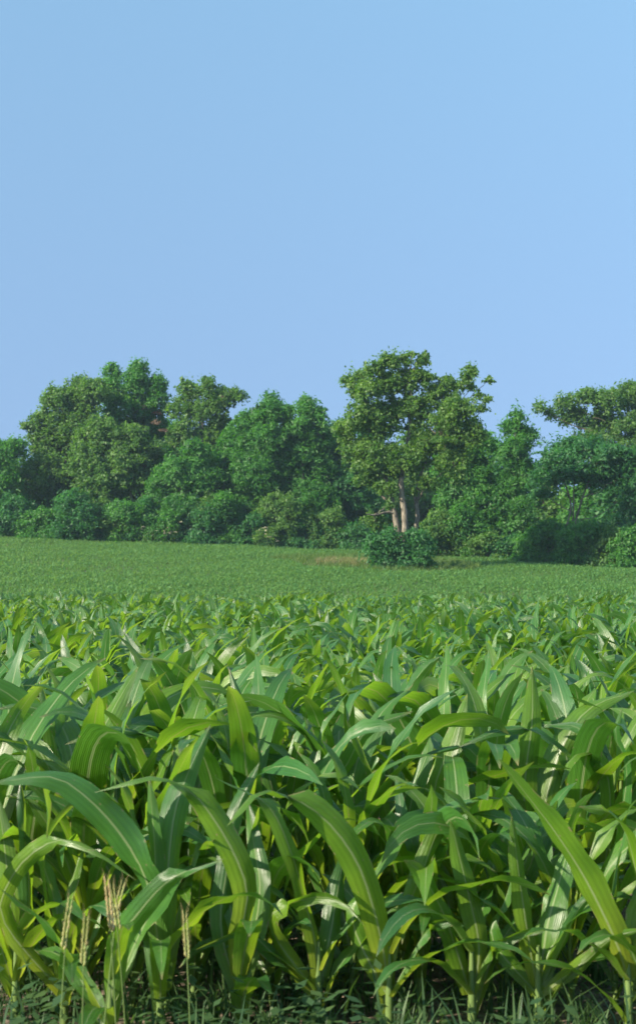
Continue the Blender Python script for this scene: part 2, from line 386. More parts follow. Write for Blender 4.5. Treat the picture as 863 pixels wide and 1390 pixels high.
# --- traced front plants: (stalk pixel x, distance, label, [ (blade pixels base..tip, width in m, distance at tip - distance at base, roll) ])
front = [
 (852, 3.95, 'corn plant at the right edge with the longest bright leaf arching up to the left', [
   ([(846,1330),(838,1285),(800,1205),(760,1140),(715,1080),(676,1030)], .108, -.15, 12),
   ([(856,1330),(880,1220),(935,1150)], .09, .1, 30), ([(850,1340),(828,1260),(835,1180),(850,1120)], .06, .2, 50)]),
 (730, 4.0, 'corn plant right of centre holding upright narrow leaves beside a broad pale one', [
   ([(722,1340),(718,1280),(706,1200),(694,1108)], .068, .0, 20), ([(735,1340),(742,1260),(757,1205),(773,1143)], .100, .12, 10),
   ([(742,1345),(762,1285),(785,1235),(815,1203)], .050, .0, 35), ([(722,1350),(668,1275),(684,1225),(698,1182)], .060, .1, 30),
   ([(735,1350),(790,1310),(830,1275),(870,1262)], .05, -.1, 45)]),
 (640, 4.02, 'corn plant in the front row with one straight upright yellow-green blade', [
   ([(652,1345),(650,1285),(636,1215),(611,1113)], .078, .0, 15), ([(630,1350),(618,1285),(598,1232),(570,1185),(548,1168)], .085, -.1, 30),
   ([(640,1350),(660,1300),(700,1270),(745,1262)], .045, -.1, 50)]),
 (528, 4.0, 'corn plant in the front row whose wide bright leaf loops over to the left', [
   ([(527,1345),(520,1290),(508,1238),(484,1170),(440,1112),(385,1078),(345,1077),(308,1122)], .100, -.25, 15),
   ([(512,1350),(478,1250),(505,1190),(545,1135),(590,1112)], .085, .15, 25), ([(530,1345),(548,1250),(575,1180),(600,1120),(650,1085)], .075, .2, 30),
   ([(535,1350),(575,1270),(610,1250),(640,1262)], .05, -.1, 50)]),
 (432, 4.05, 'corn plant at the bottom centre with a narrow twisting yellow leaf', [
   ([(434,1350),(428,1280),(414,1225),(396,1160),(362,1092),(292,1056)], .066, -.1, 25),
   ([(425,1350),(366,1260),(385,1232),(430,1218),(470,1228),(495,1258)], .062, -.2, 40),
   ([(440,1340),(450,1260),(460,1200),(470,1150)], .08, .15, 20), ([(425,1355),(370,1295),(330,1266),(265,1290)], .05, -.15, 45)]),
 (325, 3.98, 'corn plant left of centre whose bright leaf droops broad and bends flat leftwards', [
   ([(328,1345),(326,1275),(336,1215),(318,1160),(285,1105),(255,1072),(205,1054),(128,1076)], .090, -.1, 12),
   ([(318,1350),(300,1260),(308,1180),(318,1110),(352,1035)], .075, .15, 15), ([(330,1350),(352,1220),(345,1150),(336,1085)], .075, .2, 10)]),
 (218, 3.95, 'corn plant at lower left with a dark broad leaf reaching to the left edge', [
   ([(220,1345),(212,1260),(196,1190),(165,1135),(120,1085),(70,1055),(-10,1064)], .110, -.1, 18),
   ([(212,1340),(211,1230),(210,1150),(202,1055)], .062, .05, 15), ([(224,1330),(226,1210),(236,1110),(256,1048),(286,984)], .100, .2, 12),
   ([(232,1345),(232,1280),(255,1190),(278,1115)], .065, .15, 30)]),
 (150, 3.75, 'lowest corn plant at lower left with a pale leaf curving to the right', [
   ([(150,1390),(158,1290),(188,1240),(235,1192),(304,1166)], .078, -.12, 10), ([(145,1390),(92,1290),(48,1240),(-10,1200)], .055, -.05, 35)]),
 (88, 4.1, 'corn plant near the left edge with a leaf hooked over towards the right', [
   ([(88,1350),(86,1255),(100,1190),(116,1146)], .055, .05, 25), ([(80,1350),(4,1250),(14,1195),(45,1158),(85,1140),(130,1155),(186,1196)], .066, -.25, 15),
   ([(92,1350),(120,1280),(140,1230),(165,1205)], .06, .1, 40), ([(84,1350),(60,1180),(75,1120),(118,1072)], .05, .1, 40)]),
 (22, 4.15, 'corn plant cut off by the left edge with upright pale leaves', [
   ([(22,1350),(14,1240),(6,1150),(-4,1080)], .085, .1, 15), ([(24,1350),(40,1230),(34,1140),(28,1060)], .07, .1, 25), ([(20,1350),(-10,1250),(-40,1180)], .08, -.1, 25)]),
 # second row
 (92, 4.95, 'corn plant in the second row at left with a broad upright pale leaf', [
   ([(90,1230),(86,1110),(72,1000),(54,925)], .105, .1, 20), ([(98,1220),(104,1110),(98,1040),(92,985)], .075, -.05, 30),
   ([(96,1230),(138,1075),(118,1012),(85,975),(30,958),(-8,964)], .082, -.15, 25), ([(96,1230),(122,1040),(150,970),(188,905)], .12, .25, 8)]),
 (205, 4.85, 'corn plant in the second row with a yellow-green blade bending over to the upper left', [
   ([(208,1240),(202,1085),(180,1020),(150,975),(118,953)], .092, -.1, 15), ([(212,1240),(262,1050),(235,1020),(200,1000),(150,990),(88,1011)], .082, -.25, 20),
   ([(205,1240),(228,1090),(268,1000),(300,940)], .08, .2, 20), ([(205,1240),(160,1100),(165,1010),(178,950)], .105, .3, 8)]),
 (300, 5.0, 'corn plant in the second row with blue-green leaves crossing towards the upper left', [
   ([(300,1240),(296,1060),(288,985),(262,930),(228,898),(190,894)], .090, -.1, 20), ([(304,1240),(308,1090),(300,1000),(290,960)], .09, .0, 15),
   ([(305,1240),(360,1095),(420,1050),(400,1040),(345,1028),(286,1032)], .085, -.15, 20)]),
 (410, 4.95, 'corn plant in the second row whose dark leaf sags towards the lower right', [
   ([(410,1240),(395,1110),(400,1060),(408,1010),(440,1040)], .09, -.1, 20), ([(412,1240),(440,1090),(470,1040),(500,990),(560,966)], .085, .0, 25),
   ([(405,1240),(372,1080),(350,1000),(330,960),(310,905)], .085, .2, 15), ([(412,1240),(505,1150),(470,1090),(430,1065),(400,1050)], .075, -.2, 30)]),
 (530, 4.9, 'corn plant in the second row with a straight slanting knife-like blade', [
   ([(532,1240),(526,1115),(500,1040),(470,978)], .075, -.1, 35), ([(528,1240),(480,1090),(490,1020),(520,965),(560,930)], .110, .2, 8),
   ([(534,1240),(560,1080),(580,1020),(575,985)], .09, .1, 15)]),
 (612, 4.95, 'corn plant in the second row with a broad pale leaf rising to a point', [
   ([(600,1240),(588,1090),(612,1010),(634,942)], .118, .05, 8), ([(615,1240),(668,1080),(650,1030),(622,1012),(580,1022),(550,1040)], .078, -.2, 25),
   ([(606,1240),(560,1100),(540,1040),(505,1012)], .085, .1, 25)]),
 (712, 5.0, 'corn plant in the second row with a tall upright yellow-green leaf backed by shade', [
   ([(712,1240),(712,1070),(722,980),(722,905)], .115, .0, 8), ([(715,1240),(740,1090),(765,1010),(800,962),(860,938)], .115, .1, 10),
   ([(718,1240),(785,1070),(748,1008),(712,990),(672,994),(622,1015)], .062, -.2, 30), ([(708,1240),(690,1080),(665,1000),(650,950)], .09, .2, 15)]),
 (815, 4.9, 'corn plant in the second row at right with a leaf folded over at its middle', [
   ([(815,1240),(828,1080),(805,1025),(775,1030),(760,1070)], .085, -.15, 20), ([(818,1240),(845,1120),(870,1050),(910,1000)], .1, .1, 15),
   ([(812,1240),(800,1110),(808,1040),(790,990),(740,985)], .08, .1, 25), ([(820,1240),(850,1060),(835,1000),(845,960)], .06, -.1, 30)]),
 (880, 4.0, 'corn plant just past the right edge sending leaves into the picture', [
   ([(880,1340),(862,1180),(835,1110),(785,1095)], .075, -.1, 30), ([(885,1340),(870,1150),(880,1060)], .08, .1, 20)]),
]
view = None
def traced_leaf(pts, d0, dd, Wd, roll, seed, org):
    k = np.linspace(0, 1, len(pts))
    P = np.array([at(px, py, d0 + dd * t ** 1.3) for (px, py), t in zip(pts, k)])
    P[0] = [org[0] + (P[0][0] - org[0]) * 0.25, org[1], max(P[0][2], org[2] + 0.05)]
    P = spline(P, 18)
    T = unit(np.gradient(P, axis=0))
    vd = unit(P - np.array([0, 0, ZC]))
    S = unit(np.cross(T, vd)); r = np.random.default_rng(seed)
    nat = unit(np.cross(T, np.array([0, 0, 1.0])) + 1e-6); nat *= np.sign((nat * S).sum(1, keepdims=True) + 1e-9)   # an arching blade lies flat
    hor = np.hypot(T[:, 0], T[:, 1])[:, None] ** 1.4 * r.uniform(.6, .9)
    S = unit(S * (1 - hor) + nat * hor); S = unit(S - T * (S * T).sum(1, keepdims=True))
    Nn = np.cross(S, T)                                   # towards the viewer's side or away
    s = np.linspace(0, 1, 18)
    sg = 1 if r.random() < .5 else -1
    a = np.radians(sg * roll * (1 + 0.9 * np.sin(s * 2.6 + r.uniform(-.6, .6))) )
    S2 = S * np.cos(a)[:, None] + Nn * np.sin(a)[:, None]; N2 = np.cross(S2, T)
    if N2[4, 2] < 0: pass
    return strip(P - org, S2, N2, Wd * .88, 7, fold0=.7, fold1=.38, wav=r.uniform(.08, .17), seed=seed)

CORN_GROUP = 'corn plants of the near field'
n_ind = 0
for idx, (px, d, lab, leaves) in enumerate(front):
    p = at(px, 1300, d); org = np.array([p[0], d, float(ground_z(p[0], d))])
    e = link('corn_plant', None); e.location = org
    tag(e, lab, 'corn plant', CORN_GROUP)
    V, F = stalk_tube(0.27); link('stalk', mesh_np('stalk', V, F), M['stalk'], e)
    for j, (pts, Wd, dd, roll) in enumerate(leaves):
        V, F, uv = traced_leaf(pts, d, dd, Wd, roll, 100 * idx + j, org)
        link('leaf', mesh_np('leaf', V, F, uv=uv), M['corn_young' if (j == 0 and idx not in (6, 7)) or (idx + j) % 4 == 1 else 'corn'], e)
    r = np.random.default_rng(500 + idx)
    az0 = r.uniform(0, 6.28)
    for j in range(4):                                    # lower and inner leaves hidden among the traced ones
        f = j / 4
        V, F, uv = arch_leaf(r, .06 + .25 * f, az0 + j * math.pi + r.normal(0, .3), r.uniform(.38, .58), r.uniform(.05, .075),
                             math.radians(r.uniform(45, 75)), math.radians(r.uniform(60, 120)), r.uniform(1.2, 2), 12, 5, r.normal(0, .5), r.normal(0, .3))
        link('leaf', mesh_np('leaf', V, F, uv=uv), M['corn'], e)
    n_ind += 1

# --- the rest of the 300 nearest: copies of prototypes, each a thing with its own leaves
front_xy = np.array([[at(f[0], 1300, f[1])[0], f[1]] for f in front])
protos = []
for s in range(16):
    leaves, st = make_proto(900 + s, 13, 5)
    ml = []
    for V, F, uv in leaves:
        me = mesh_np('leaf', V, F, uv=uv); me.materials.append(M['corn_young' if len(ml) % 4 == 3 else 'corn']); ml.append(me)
    ms = mesh_np('stalk', *st); ms.materials.append(M['stalk'])
    protos.append((ml, ms))
dmin = np.min(np.linalg.norm(near[:, None, :] - front_xy[None], axis=2), axis=1)
ok = (dmin > 0.12) & (near[:, 1] > 4.35)
inner = ok
cand = near[inner]; cvis = vis[inner]
sel = np.where(cvis)[0][:285 - n_ind]
rest = np.ones(len(cand), bool); rest[sel] = False
BANDS = [(4.36, 'shorter corn plant tucked between the tall leaves of the front row'), (6.2, 'corn plant just behind the front rows in the near field'), (9.0, 'corn plant in the middle rows of the near field'), (99, 'corn plant among the closely packed rows towards the field crest')]
def hgt(x, y):          # low-frequency change of vigour over the field
    return 1.0 + 0.07 * np.sin(x * .9 + y * .4) + 0.05 * np.sin(x * .37 - y * .8)
fill_px = [(120,4.25),(180,4.3),(262,4.25),(372,4.25),(478,4.25),(572,4.25),(684,4.25),(775,4.2),(835,4.25),(350,4.4),(455,4.45),(545,4.4),(620,4.4),(665,4.45),(745,4.4)]
fill = np.array([(at(a_, 1300, b_)[0], b_) for a_, b_ in fill_px])
spots = [(x_, y_, .78) for x_, y_ in fill] + [(cand[k][0], cand[k][1], 1.0) for k in sel]
HERO = ['with the longest bright leaf', 'with narrow leaves beside a broad pale one', 'with one straight upright blade', 'whose wide leaf loops left', 'with a narrow twisting yellow leaf',
        'whose bright leaf bends flat leftwards', 'with a dark leaf reaching the left edge', 'lowest at lower left', 'with a leaf hooked over rightwards', 'cut off by the left edge',
        'with a broad upright pale leaf', 'with a blade bending upper left', 'with crossing blue-green leaves', 'whose dark leaf sags', 'with a knife-like blade', 'with a pale leaf rising to a point',
        'with a tall upright leaf backed by shade', 'with a leaf folded at its middle', 'just past the right edge']
ORD = ['first', 'second', 'third', 'fourth', 'fifth', 'sixth', 'seventh', 'eighth', 'ninth', 'tenth', 'eleventh', 'twelfth']
hero_r = front_xy[:, 0] / front_xy[:, 1]
near_lab = {}
order = sorted([i_ for i_, q_ in enumerate(spots) if q_[1] < 6.2], key=lambda i_: spots[i_][1])
cnt = {}
for i_ in order:
    h_ = int(np.argmin(np.abs(hero_r - spots[i_][0] / spots[i_][1]) + .004 * (np.arange(len(front)) < 10)))
    small = spots[i_][2] < 1
    c_ = cnt.get((h_, small), 0); cnt[(h_, small)] = c_ + 1
    near_lab[i_] = ('%s short corn plant close to the one %s' if small else '%s corn plant back behind the one %s') % (ORD[min(c_, 11)], HERO[h_])
for si, (x, y, fs) in enumerate(spots):
    ml, ms = protos[int(rng.integers(len(protos)))]
    e = link('corn_plant', None); e.location = (x, y, float(ground_z(x, y)))
    e.rotation_euler = (rng.normal(0, .05), rng.normal(0, .05), rng.uniform(0, 6.283))
    s = float(hgt(x, y) * rng.uniform(.88, 1.1)) * fs
    e.scale = (s, s, s)
    tag(e, near_lab.get(si) or next(l for b_, l in BANDS if y < b_), 'corn plant', CORN_GROUP)
    link('stalk', ms, None, e)
    for me in ml: link('leaf', me, None, e)

# --- instanced remainder (one mass)
def instancer(name, pts, rots, scales, variants, proto_meshes):
    col = bpy.data.collections.new(name + '_prototypes')
    for i_, me in enumerate(proto_meshes):
        o_ = bpy.data.objects.new('%s_%02d' % (name + '_prototype', i_), me); col.objects.link(o_)
    me = bpy.data.meshes.new(name); me.vertices.add(len(pts)); me.vertices.foreach_set('co', np.ascontiguousarray(pts, dtype=np.float32).ravel())
    a = me.attributes.new('rot', 'FLOAT_VECTOR', 'POINT'); a.data.foreach_set('vector', np.ascontiguousarray(rots, dtype=np.float32).ravel())
    a = me.attributes.new('siz', 'FLOAT', 'POINT'); a.data.foreach_set('value', np.ascontiguousarray(scales, dtype=np.float32))
    a = me.attributes.new('var', 'INT', 'POINT'); a.data.foreach_set('value', np.ascontiguousarray(variants, dtype=np.int32))
    o_ = link(name, me)
    ng = bpy.data.node_groups.new(name + '_scatter', 'GeometryNodeTree')
    ng.interface.new_socket('Geometry', in_out='INPUT', socket_type='NodeSocketGeometry')
    ng.interface.new_socket('Geometry', in_out='OUTPUT', socket_type='NodeSocketGeometry')
    gi = ng.nodes.new('NodeGroupInput'); go = ng.nodes.new('NodeGroupOutput')
    ci = ng.nodes.new('GeometryNodeCollectionInfo'); ci.inputs['Collection'].default_value = col
    ci.inputs['Separate Children'].default_value = True; ci.inputs['Reset Children'].default_value = True
    iop = ng.nodes.new('GeometryNodeInstanceOnPoints'); iop.inputs['Pick Instance'].default_value = True
    def attr(nm, ty):
        n = ng.nodes.new('GeometryNodeInputNamedAttribute'); n.data_type = ty; n.inputs['Name'].default_value = nm
        return next(s_ for s_ in n.outputs if s_.name == 'Attribute' and s_.enabled)
    ng.links.new(gi.outputs[0], iop.inputs['Points']); ng.links.new(ci.outputs[0], iop.inputs['Instance'])
    ng.links.new(attr('var', 'INT'), iop.inputs['Instance Index'])
    e2r = ng.nodes.new('FunctionNodeEulerToRotation'); ng.links.new(attr('rot', 'FLOAT_VECTOR'), e2r.inputs[0])
    ng.links.new(e2r.outputs[0], iop.inputs['Rotation']); ng.links.new(attr('siz', 'FLOAT'), iop.inputs['Scale'])
    ng.links.new(iop.outputs[0], go.inputs[0])
    md = o_.modifiers.new('scatter', 'NODES'); md.node_group = ng
    return o_

def joined_plant(seed, n, cross, mat, size=1.0, narrow=1.0):
    leaves, st = make_proto(seed, n, cross)
    Vs, Fs, Us, o_ = [], [], [], 0
    for V, F, uv in leaves: Vs.append(V); Fs.append(F + o_); Us.append(uv); o_ += len(V)
    V, F = st; Vs.append(V); Fs.append(F + o_); Us.append(np.full((len(V), 2), (0.2, 0.05)))
    me = mesh_np('corn_plant_mass', np.concatenate(Vs) * size, np.concatenate(Fs), uv=np.concatenate(Us)); me.materials.append(mat)
    return me
pts = cand[rest]
Pz = np.column_stack([pts, ground_z(pts[:, 0], pts[:, 1])]); n = len(Pz)
mid_protos = [joined_plant(2000 + i_, 9, 3, M['corn']) for i_ in range(14)]
o = instancer('corn_crop', Pz, np.column_stack([rng.normal(0, .05, (n, 2)), rng.uniform(0, 6.283, n)]),
              hgt(pts[:, 0], pts[:, 1]) * rng.uniform(.85, 1.1, n), rng.integers(0, len(mid_protos), n), mid_protos)
tag(o, 'dense mass of corn plants running back to the crest of the near field', 'corn', kind='stuff')

# --- far slope: smaller plants, same crop, seen from afar
def tree_line(x):                # distance of the edge of the wood
    return np.interp(x, [-60, -40, 0, 14, 20, 36, 60], [149, 150, 150, 146, 138, 131, 124])
MTX, MTD = at(548, 760, 117)[0], 117.0
def grass_zone(x, y):            # uncultivated island round the lone tree, and a verge along the wood
    isl = ((x - MTX + 1.5) / 8.5) ** 2 + ((y - 121) / 13.0) ** 2 < 1.0
    tail = ((x - (MTX - 7)) / 5.0) ** 2 + ((y - 124) / 5.0) ** 2 < 1.0
    verge = y > tree_line(x) - 2.5
    return isl | tail | verge
ROW_A = math.radians(52); ca, sa = math.cos(ROW_A), math.sin(ROW_A)
far = field_points(61, 151, 0.262, 0.70, 0.17, 4.0, 0.04)
thin = .5 + .5 * np.sin(far[:, 0] * .11 + 1.3 * np.sin(far[:, 1] * .07)) * np.sin(far[:, 1] * .16 + .9 * np.sin(far[:, 0] * .09))
far = far[rng.random(len(far)) > .30 * thin ** 2]
far = far[~grass_zone(far[:, 0], far[:, 1])]
far = far[far[:, 1] < tree_line(far[:, 0]) + 1]
n = len(far)
far_protos = [joined_plant(3000 + i_, 5, 3, M['corn_far']) for i_ in range(10)]
vig = 0.60 + 0.08 * np.sin(far[:, 0] * .21 + 1) * np.sin(far[:, 1] * .13) + .05 * np.sin(far[:, 0] * .6 - far[:, 1] * .4)
o = instancer('far_corn_crop', np.column_stack([far, ground_z(far[:, 0], far[:, 1])]), np.column_stack([rng.normal(0, .06, (n, 2)), rng.uniform(0, 6.283, n)]),
              vig * rng.uniform(.8, 1.15, n), rng.integers(0, len(far_protos), n), far_protos)
tag(o, 'younger corn covering the far slope below the trees', 'corn', kind='stuff')
print('corn: near', len(near), 'far', n)

# ------------------------------------------------------------------ grass and weeds
def blade_tuft(seed, nb, h, spread, lean, wid):
    r = np.random.default_rng(seed); Vs, Fs, o_ = [], [], 0
    for _ in range(nb):
        a = r.uniform(0, 6.28); b_ = r.uniform(0, 6.28); rad = spread * math.sqrt(r.random())
        hh = h * r.uniform(.5, 1.1); l = lean * r.uniform(.2, 1.3) * hh
        s = np.linspace(0, 1, 4)
        P = np.stack([rad * math.cos(b_) + l * s ** 2 * math.cos(a), rad * math.sin(b_) + l * s ** 2 * math.sin(a), hh * s * (1 - .15 * s)], 1)
        S = np.array([-math.sin(a), math.cos(a), 0]); ww = wid * np.array([.8, 1, .7, .05])
        V = np.stack([P - S * ww[:, None] / 2, P + S * ww[:, None] / 2], 1).reshape(-1, 3)
        i_ = np.arange(3) * 2
        Fs.append(np.stack([i_, i_ + 1, i_ + 3, i_ + 2], 1) + o_); Vs.append(V); o_ += len(V)
    F = np.concatenate(Fs)
    return mesh_np('tuft', np.concatenate(Vs), F, tint=np.repeat(r.random(len(F) // 3), 3))
def scatter_zone(n, x0, x1, y0, y1, test):
    x = rng.uniform(x0, x1, n); y = rng.uniform(y0, y1, n); k = test(x, y)
    return np.stack([x[k], y[k]], 1)
def tufts(name, pts, mat, label, h, wid, smin=.6, smax=1.3, lean=.6, nb=14, spread=.16):
    ms = []
    for i_ in range(5):
        me = blade_tuft(4000 + i_ + len(pts), nb, h, spread, lean, wid); me.materials.append(mat); ms.append(me)
    n = len(pts)
    o_ = instancer(name, np.column_stack([pts, ground_z(pts[:, 0], pts[:, 1])]), np.column_stack([np.zeros((n, 2)), rng.uniform(0, 6.283, n)]),
                   rng.uniform(smin, smax, n), rng.integers(0, 5, n), ms)
    tag(o_, label, 'grass', kind='stuff')
DRX, DRY = at(492, 772, 119)[0], 119.5
def dry(x, y): return ((x - DRX) / 4.2) ** 2 + ((y - DRY - 3.0) / 5.0) ** 2 < 1
def bare(x, y): return (np.abs(y - (116.2 + (MTX - 5 - x) * .95)) < 2.0) & (x > MTX - 9) & (x < MTX - 1)
gp = scatter_zone(40000, -48, 48, 104, 158, lambda x, y: grass_zone(x, y) & ~bare(x, y) & (~dry(x, y) | (rng.random(len(x)) < .3)) & (y < tree_line(x) + 5))
tufts('verge_grass', gp, M['grass'], 'rough green grass along the edge of the wood and round the lone tree', .75, .035)
dp = scatter_zone(3000, DRX - 5, DRX + 5, DRY - 4, DRY + 9, lambda x, y: dry(x, y) & ~bare(x, y) & grass_zone(x, y))
tufts('dry_grass', dp, M['dry_grass'], 'pale dry grass left of the bush under the lone tree', .6, .03)
# fine grass and broadleaf weeds between the front corn rows
fp = scatter_zone(900, -1.6, 1.6, 3.0, 6.2, lambda x, y: rng.random(len(x)) < np.clip(0.75 - x * .25, .15, 1))
tufts('row_grass', fp, M['weed'], 'thin green grass growing between the front corn rows', .20, .008, .5, 1.3, .7, 12, .07)
def weed_mass(n, zone):
    Vs, Fs, ti = [], [], []; o_ = 0
    for x, y in zone:
        h = rng.uniform(.06, .26); z0 = float(ground_z(x, y))
        for k in range(int(rng.integers(6, 14))):
            a = rng.uniform(0, 6.28); rr = rng.uniform(.01, .07); zz = z0 + h * rng.uniform(.25, 1)
            c = np.array([x + rr * math.cos(a), y + rr * math.sin(a), zz]); L = rng.uniform(.03, .065); W_ = L * .55
            D = np.array([math.cos(a), math.sin(a), rng.uniform(-.3, .5)]); D /= np.linalg.norm(D); S = np.array([-math.sin(a), math.cos(a), 0])
            Vs.append(np.array([c, c + D * L * .45 + S * W_ * .5, c + D * L, c + D * L * .45 - S * W_ * .5])); Fs.append([o_, o_ + 1, o_ + 2, o_ + 3]); o_ += 4
            ti.append(rng.random())
    return mesh_np('weeds', np.concatenate(Vs), np.array(Fs), smooth=False, tint=np.array(ti))
wz = scatter_zone(900, -1.5, 1.5, 3.2, 6.5, lambda x, y: rng.random(len(x)) < np.clip(0.7 - x * .3, .12, 1))
tag(link('weeds', weed_mass(0, wz), M['weed']), 'small broad-leaved weeds on the ground under the front corn', 'weeds', kind='stuff')

# ------------------------------------------------------------------ wheat ears at lower left
wheat = [(145, 1198, 3.25, 'ripest straw-coloured wheat ear at lower left', 1.0), (152, 1204, 3.3, 'wheat ear standing just right of the ripest one', .9),
         (166, 1203, 3.35, 'upright greenish wheat ear with bare space on its right, beside the pale corn leaf', .95),
         (95, 1226, 3.2, 'leftmost wheat ear at lower left', .9), (117, 1248, 3.1, 'short blurred wheat ear second from the left', .9),
         (251, 1244, 3.3, 'lone wheat ear right of the lower left corn plant', .85)]
for k, (px, py, d, lab, s) in enumerate(wheat):
    top = at(px, py, d); L = .118 * s
    bx, by = top[0] + rng.normal(0, .06), d + rng.normal(0, .05)
    z0 = float(ground_z(bx, by))
    e = link('wheat_stalk', None); e.location = (bx, by, z0); tag(e, lab, 'wheat', 'wheat ears at lower left')
    tip = top - np.array([bx, by, z0]); up = unit(tip * np.array([2.2, 2.2, 1])); eb = tip - up * L
    V, F = tube(spline([[0, 0, -.02], eb * .5 + np.array([.004, 0, 0]), eb + up * L * .5], 8), np.linspace(.0022, .0014, 8), 5)
    link('stem', mesh_np('stem', V, F), M['stalk'], e)
    parts = []; tint = []
    for q in range(20):                                   # spikelets in two offset ranks
        f = q / 19; c = eb + up * (L * f); a = (q % 2) * math.pi + rng.normal(0, .35)
        rad = .0044 * (1 - .5 * f) * s * rng.uniform(.8, 1.15)
        off = np.array([math.cos(a), math.sin(a), 0]) * .0042
        ln = .017 * s
        P_ = np.array([c + off * .4, c + off * 1.1 + up * ln * .35, c + off * 1.2 + up * ln * .7, c + off * .9 + up * ln])
        V, F = tube(P_, [rad * .4, rad, rad * .8, .0004], 5); parts.append((V, F)); tint += [rng.uniform(0, .4) if k else rng.uniform(.5, 1)] * len(F)
        V, F = tube(np.array([P_[-1], P_[-1] + unit(off + up * .012) * .02]), [.0004, .0002], 3); parts.append((V, F)); tint += [.8] * len(F)
    V, F = join(parts)
    link('ear', mesh_np('ear', V, F, tint=np.array(tint)), M['ear'], e)

# ------------------------------------------------------------------ trees
LEAF_TOTAL = 0
def leaf_cloud(centers, radii, per, L, W_, flat=.6, outc=None, droop=.25, up=.35, rnd=.65, base_tint=None):
    """small pointed leaves gathered in clumps -> V, F, tint"""
    global LEAF_TOTAL
    nC = len(centers); idx = np.repeat(np.arange(nC), per)
    n = len(idx)
    dv = unit(rng.standard_normal((n, 3)))
    rad = rng.random(n) ** .45; rad = np.where(rng.random(n) < .12, rng.uniform(1.0, 1.42, n), rad)
    off = dv * rad[:, None] * radii[idx][:, None] * (1 + .35 * rng.standard_normal((nC, 3)))[idx]; off[:, 2] *= flat
    off[:, 2] -= droop * radii[idx] * (np.hypot(off[:, 0], off[:, 1]) / radii[idx]) ** 2
    c = centers[idx] + off
    out = unit(off + 1e-6)
    if outc is not None: out = unit(out + 0.8 * unit(centers[idx] - outc))
    Nn = unit(out * .6 + np.array([0, 0, up]) + rnd * rng.standard_normal((n, 3)))
    D = unit(np.cross(Nn, rng.standard_normal((n, 3)))); D = unit(D + np.array([0, 0, -.35]) * rng.random((n, 1)))
    S = unit(np.cross(Nn, D))
    l = L * rng.uniform(.45, 1.5, n)[:, None]; ww = W_ * rng.uniform(.7, 1.3, n)[:, None]
    V = np.stack([c - D * l * .5, c + S * ww * .5 + D * l * .06, c + D * l * .5, c - S * ww * .5 + D * l * .06], 1).reshape(-1, 3)
    F = np.arange(n * 4).reshape(-1, 4)
    ct = rng.normal(.5, .20, nC) if base_tint is None else base_tint
    tint = np.clip(ct[idx] + rng.normal(0, .18, n), 0, 1)
    LEAF_TOTAL += n
    return V, F, tint

def limb(a, b, r0, r1, sag=.0, n=7, jit=.05):
    a = np.asarray(a, float); b = np.asarray(b, float); L = np.linalg.norm(b - a)
    t = np.linspace(0, 1, n)[:, None]
    P = a + (b - a) * t; P[:, 2] += sag * L * np.sin(t[:, 0] * math.pi)
    P[1:-1] += rng.normal(0, jit * L / 3, (n - 2, 3))
    return tube(P, np.linspace(r0, r1, n), 6)

STYLE = {  # leaf length, leaf width, leaves per clump, clump radius, clumps per lobe factor, flatness
 'olive': (.36, .20, 62, .66, 1.0, .85), 'green': (.46, .16, 72, .74, 1.05, .7), 'dark': (.44, .17, 72, .78, 1.05, .65),
 'light': (.30, .18, 66, .58, 1.0, .85), 'back': (.6, .34, 80, 1.5, 1.0, .8)}

